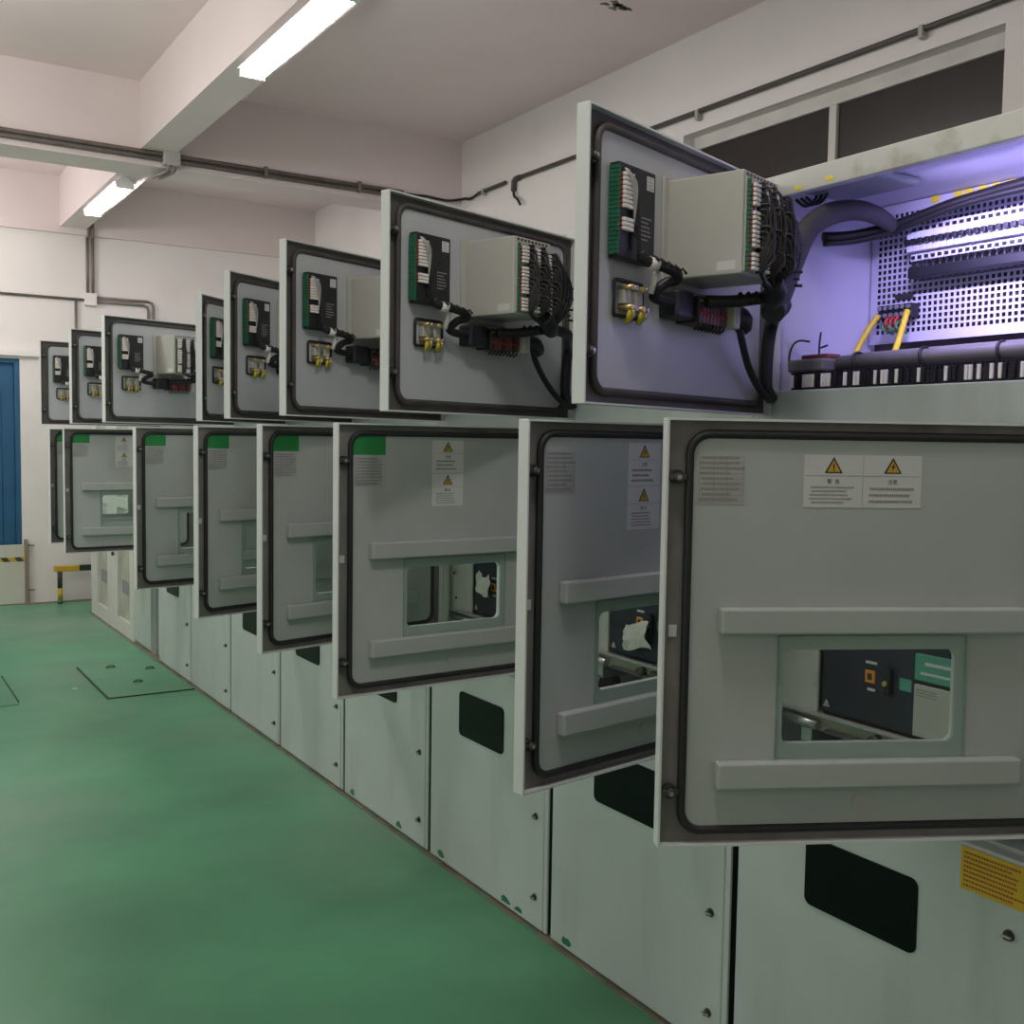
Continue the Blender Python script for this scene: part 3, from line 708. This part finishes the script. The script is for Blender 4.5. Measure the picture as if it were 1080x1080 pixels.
# ------------------------------------------------------------------ withdrawable breaker trucks (seen through the door windows)
def truck_meshes():
    b = MB()   # space: x from cabinet front, y from far side, z abs
    b.box(.055, .40, -.62, -.190, .944, 1.50, 'breaker_face', .004)
    b.box(.052, .056, -.442, -.196, .950, 1.49, 'breaker_face', .002); one('breaker_case', b)
    b = MB(); b.box(.046, .055, -.60, -.444, .950, 1.062, 'relay_case', .003)
    for r in range(3): b.box(.0455, .046, -.50+.0, -.45, 1.05-r*.006, 1.052-r*.006, 'ink_grey')
    one('lower_cover', b)
    b = MB(); b.box(.046, .055, -.60, -.444, 1.070, 1.128, 'label_green', .003); b.box(.0452, .046, -.53, -.46, 1.085, 1.090, 'paper_white'); b.box(.0452, .046, -.55, -.47, 1.105, 1.112, 'paper_white'); one('green_cover', b)
    b = MB(); b.box(.048, .0525, -.342, -.316, 1.040, 1.068, 'orange', .001); b.box(.0475, .048, -.335, -.323, 1.047, 1.061, 'ink'); one('position_indicator', b)
    b = MB(); b.box(.0505, .052, -.345, -.315, 1.082, 1.088, 'paper_white'); b.box(.0505, .052, -.342, -.322, 1.022, 1.028, 'paper_white'); b.box(.0505, .052, -.435, -.405, 1.040, 1.066, 'label_green')
    pts = [(-.208+.011*math.cos(PI/2+2*PI*k/3), .966+.011*math.sin(PI/2+2*PI*k/3)) for k in range(3)]
    pi_ = [(-.208+.007*math.cos(PI/2+2*PI*k/3), .966+.007*math.sin(PI/2+2*PI*k/3)) for k in range(3)]
    b.ring(pts, pi_, .052, .0512, 'paper_white', lambda y, z, d: (d, y, z)); b.box(.0508, .052, -.209, -.207, .963, .971, 'paper_white')
    one('marking', b)
    b = MB(); b.box(.036, .052, -.390, -.372, 1.020, 1.085, 'black_plastic', .006); b.cyl((.036, -.381, 1.05), (.030, -.381, 1.05), .006, 'brass', 8); one('handle', b)
    b = MB(); b.box(.045, .42, -.70, -.10, .900, .940, 'carriage_olive', .003); b.box(.030, .046, -.70, -.06, .936, .944, 'plate_silver', .002)
    b.cyl((.044, -.36, .918), (.022, -.36, .918), .013, 'dark_steel', 10); b.tube([(.034, -.20, .915), (.034, -.07, .921)], .011, 'steel', 10)
    b.tube([(.038, -.68, .906), (.038, -.22, .906)], .006, 'steel', 8); b.box(.030, .05, -.43, -.40, .902, .928, 'dark_steel', .003)
    for y in (-.63, -.17):
        for x in (.06, .36): b.cyl((x, y-.012, .843), (x, y+.012, .843), .043, 'dark_steel', 14)
        b.box(.03, .40, y-.016, y+.016, .865, .906, 'steel', .002)
    one('carriage', b)
truck_meshes()
TL = {0: 'black faced breaker truck with orange indicator behind the nearest door window', 1: 'breaker truck with a pale cloth on its front, behind the second nearest door window', 2: 'breaker truck with a white cloth, behind the third door window', 3: 'breaker truck behind the fourth nearest lower door window', 4: 'breaker truck behind the fifth nearest lower door window', -1: 'breaker truck in the cabinet nearest the camera'}
for k in (0, 1, 2, 3, 4):
    t = thing('breaker_truck', TL[k], 'circuit breaker', (XC, Y0+k*W, 0), group='withdrawable circuit breakers')
    for n in ('breaker_case', 'lower_cover', 'green_cover', 'position_indicator', 'marking', 'handle', 'carriage'): put(n, ME[n], t)
    t.location.z = 0
def guide(k):
    b = MB(); b.box(.046, .055, -.184, -.026, .930, 1.50, 'cabinet_frame_paint', .002); return b
ME['guide_panel'] = guide(0).mesh('guide_panel')
for k in range(-1, 8):
    g = put('guide_panel', ME['guide_panel'], CAB[k])
    if -1 < k < 3:
        for y, z in ((-.06, 1.075), (-.075, .985)): put('rivet', ME['rivet'], g, (.046, y, z))
def cloth(label, y, z, w, h, k, seed):
    q = random.Random(seed); b = MB(); i = b.mi('cloth_white'); n = 9
    V = []
    for a in range(n):
        row = []
        for c in range(n):
            u, v = a/(n-1)-.5, c/(n-1)
            wob = .012*math.sin(7*u+3*v+seed)+.006*q.random()
            row.append(b.v((.030-abs(wob)-.006*math.sin(PI*v), u*w*(1-.25*v+.12*math.sin(5*v+seed)), (v-1)*h+.012*math.sin(4*u+seed))))
        V.append(row)
    for a in range(n-1):
        for c in range(n-1): b.face([V[a][c], V[a+1][c], V[a+1][c+1], V[a][c+1]], i, True)
    o = b.build('cloth', None, (XC+.004, Y0+k*W+y, z)); tag(o, label, 'cloth'); return o
cloth('crumpled pale cloth hanging on the breaker behind the second nearest door window', -.345, 1.055, .12, .075, 1, 3)
cloth('white rag hung on the breaker behind the third door window', -.30, 1.10, .10, .07, 2, 5)

# ------------------------------------------------------------------ far end of the row: filler and glazed units
b = MB(); b.box(XC+.035, XC+.9, Y0+7*W+.003, 7.705, 0, TOP, 'filler_grey', .004); b.box(XC+.028, XC+.035, 7.53, 7.55, .01, TOP-.01, 'cabinet_paint'); b.box(XC+.028, XC+.035, 7.63, 7.65, .01, TOP-.01, 'cabinet_paint')
tag(b.build('filler_panel'), 'recessed blue grey filler column after the last open cabinet', 'panel')
t = thing('plain_cabinet', 'plain pale cabinet between the filler column and the glazed cabinets', 'cabinet', (XC, 7.708, 0))
b = MB(); b.box(.012, 1.2, .0, .535, 0, TOP, 'cabinet_paint', .004); b.build('body', t)
b = MB(); b.box(-.012, .012, .012, .523, .03, TOP-.03, 'cabinet_paint', .004); b.build('door', t)
def glazed(y0, y1, label):
    t = thing('glazed_cabinet', label, 'cabinet', (XC, y0, 0), group='glazed cabinets at the end of the row')
    w = y1-y0
    b = MB(); b.box(.03, 1.2, .001, w-.001, 0, TOP, 'cabinet_paint', .004); b.build('body', t)
    b = MB()
    for a, c in ((.0, .13), (w-.25, w)): b.box(-.010, .03, a+.001, c-.001, .0, TOP, 'glazed_frame', .003)
    for z0, z1 in ((0, .12), (1.0, 1.08), (TOP-.1, TOP)): b.box(-.008, .029, .13, w-.25, z0, z1, 'glazed_frame', .003)
    b.build('door_frame', t)
    for z0, z1 in ((.12, 1.0), (1.08, TOP-.1)):
        b = MB(); b.box(.012, .02, .13, w-.25, z0, z1, 'glazed_sheet')
        if z0 < .5: b.box(.011, .0125, .18, w-.32, .32, .43, 'filler_grey')
        b.build('sheet', t)
    b = MB(); b.box(-.03, -.010, w-.14, w-.116, .60, .63, 'dark_steel', .003); b.build('handle', t)
glazed(8.249, 9.048, 'white framed glazed cabinet beside the plain cabinet near the end of the row')
glazed(9.052, 9.85, 'white framed glazed cabinet at the very end of the row')

# ------------------------------------------------------------------ floor hatches
def hatch(x0, x1, y0, y1, label, right=False):
    t = thing('floor_hatch', label, 'hatch', (x0, y0, 0))
    w, l = x1-x0, y1-y0
    b = MB(); b.box(.012, w-.006, .012, l-.006, .0, .005, 'floor_epoxy', .001); b.build('cover', t)
    b = MB()
    if right: b.box(w-.004, w+.004, .08, l, .0005, .0052, 'seam_dark')
    else: b.box(0, .014, 0, l, .0005, .0052, 'seam_dark'); b.box(.014, w, 0, .016, .0005, .0052, 'seam_dark')
    b.build('seam', t)
    return t, w, l
t, w, l = hatch(1.307, 1.825, 6.505, 7.50, 'green floor hatch with dark seams beside the cabinets')
for x, y in ((.20, .88), (.26, .36), (.42, .72)):
    b = MB(); b.box(x-.03, x+.03, y-.012, y+.012, .005, .0065, 'seam_dark'); b.tube([(x-.028, y, .006), (x-.014, y+.004, .016), (x+.014, y+.004, .016), (x+.028, y, .006)], .004, 'dark_steel', 6, k=3); b.build('lifting_ring', t)
hatch(.30, .848, 6.60, 7.46, 'faint green floor hatch at the left edge of the picture', True)
b = MB(); q = random.Random(2)
pts = [(.010*(.7+.6*q.random())*math.cos(2*PI*k/9)*1.6, .010*(.7+.6*q.random())*math.sin(2*PI*k/9)) for k in range(9)]
b.plate(pts, 0, .005, 'cloth_white', lambda x, y, d: (x, y, d)); tag(b.build('debris', None, (1.19, 6.87, 0)), 'small pale scrap of debris on the green floor', 'debris')['kind'] = 'thing'

# ------------------------------------------------------------------ rat board, its post, and the striped guard by the far door
t = thing('barrier_board', 'cream low barrier board with hazard stripe across the blue door', 'barrier', (.86, YF-.035, 0))
b = MB(); b.box(-.56, .555, -.012, .012, .006, .555, 'board_cream', .003); b.build('board', t)
b = MB()
b.box(-.56, .555, -.0135, -.012, .400, .440, 'guard_yellow')
for k in range(10):
    x = -.54+k*.115
    b.plate([(x, .400), (x+.055, .400), (x+.025, .440), (x-.03, .440)], -.0145, -.0135, 'guard_black', lambda a, z, d: (a, d, z))
b.build('hazard_stripe', t)
b = MB(); b.box(.555, .585, -.022, .022, .0, .60, 'post_brown', .003)
for z in (.13, .545): b.tube([(.585, 0, z), (.64, 0, z-.002)], .007, 'post_brown', 6)
b.build('post', t)
t = thing('guard_rail', 'low yellow and black striped guard rail at the far wall', 'guard rail', (1.70, YF-.15, 0))
b = MB()
for z0, z1, m in ((0, .03, 'green_paint'), (.03, .145, 'guard_yellow'), (.145, .30, 'guard_black')): b.cyl((0, 0, z0), (0, 0, z1), .022, m, 12)
b.build('post', t)
b = MB()
for x0, x1, m in ((-.05, .17, 'guard_yellow'), (.17, .36, 'guard_black'), (.36, .56, 'guard_yellow')): b.box(x0, x1, -.027, .027, .30, .353, m, .006)
b.build('rail', t)
b = MB(); b.cyl((.50, 0, 0), (.50, 0, .30), .022, 'guard_black', 12); b.build('post', t)

# ------------------------------------------------------------------ lights
def area(name, loc, rot, sx, sy, power, col=(1, 1, 1)):
    l = bpy.data.lights.new(name, 'AREA'); l.shape = 'RECTANGLE'; l.size = sx; l.size_y = sy; l.energy = power; l.color = col
    o = bpy.data.objects.new(name, l); S.collection.objects.link(o); o.location = loc; o.rotation_euler = rot; return o
area('left_fill', (XL+.1, 3.5, 2.2), (0, -PI/2, 0), 2.2, 9, 46, (1, .97, .94))       # added fill light out of view on the left, no window there
area('compartment_led', (XC+.035, Y0-.54, 2.105), (0, -math.radians(56), 0), .03, .42, 5.2, (.56, .47, 1)).data.spread = math.radians(130)
def pt(name, loc, p, col=(1, .96, .94), r=.15):
    l = bpy.data.lights.new(name, 'POINT'); l.energy = p; l.color = col; l.shadow_soft_size = r
    o = bpy.data.objects.new(name, l); S.collection.objects.link(o); o.location = loc
pt('left_lamp_near', (.75, 1.0, 3.38), 42)
pt('left_fill_mid', (-.4, 5.6, 3.3), 66)  # unseen fill point, added to lift the ceiling
pt('left_fill_far', (-.2, 9.3, 3.2), 68)  # unseen fill point, added to brighten the far wall
w = bpy.data.worlds.new('world'); S.world = w; w.use_nodes = True
w.node_tree.nodes['Background'].inputs['Color'].default_value = (.9, .95, 1, 1); w.node_tree.nodes['Background'].inputs['Strength'].default_value = .05

S.view_settings.view_transform = 'Standard'
S.view_settings.look = 'None'
S.view_settings.exposure = 0
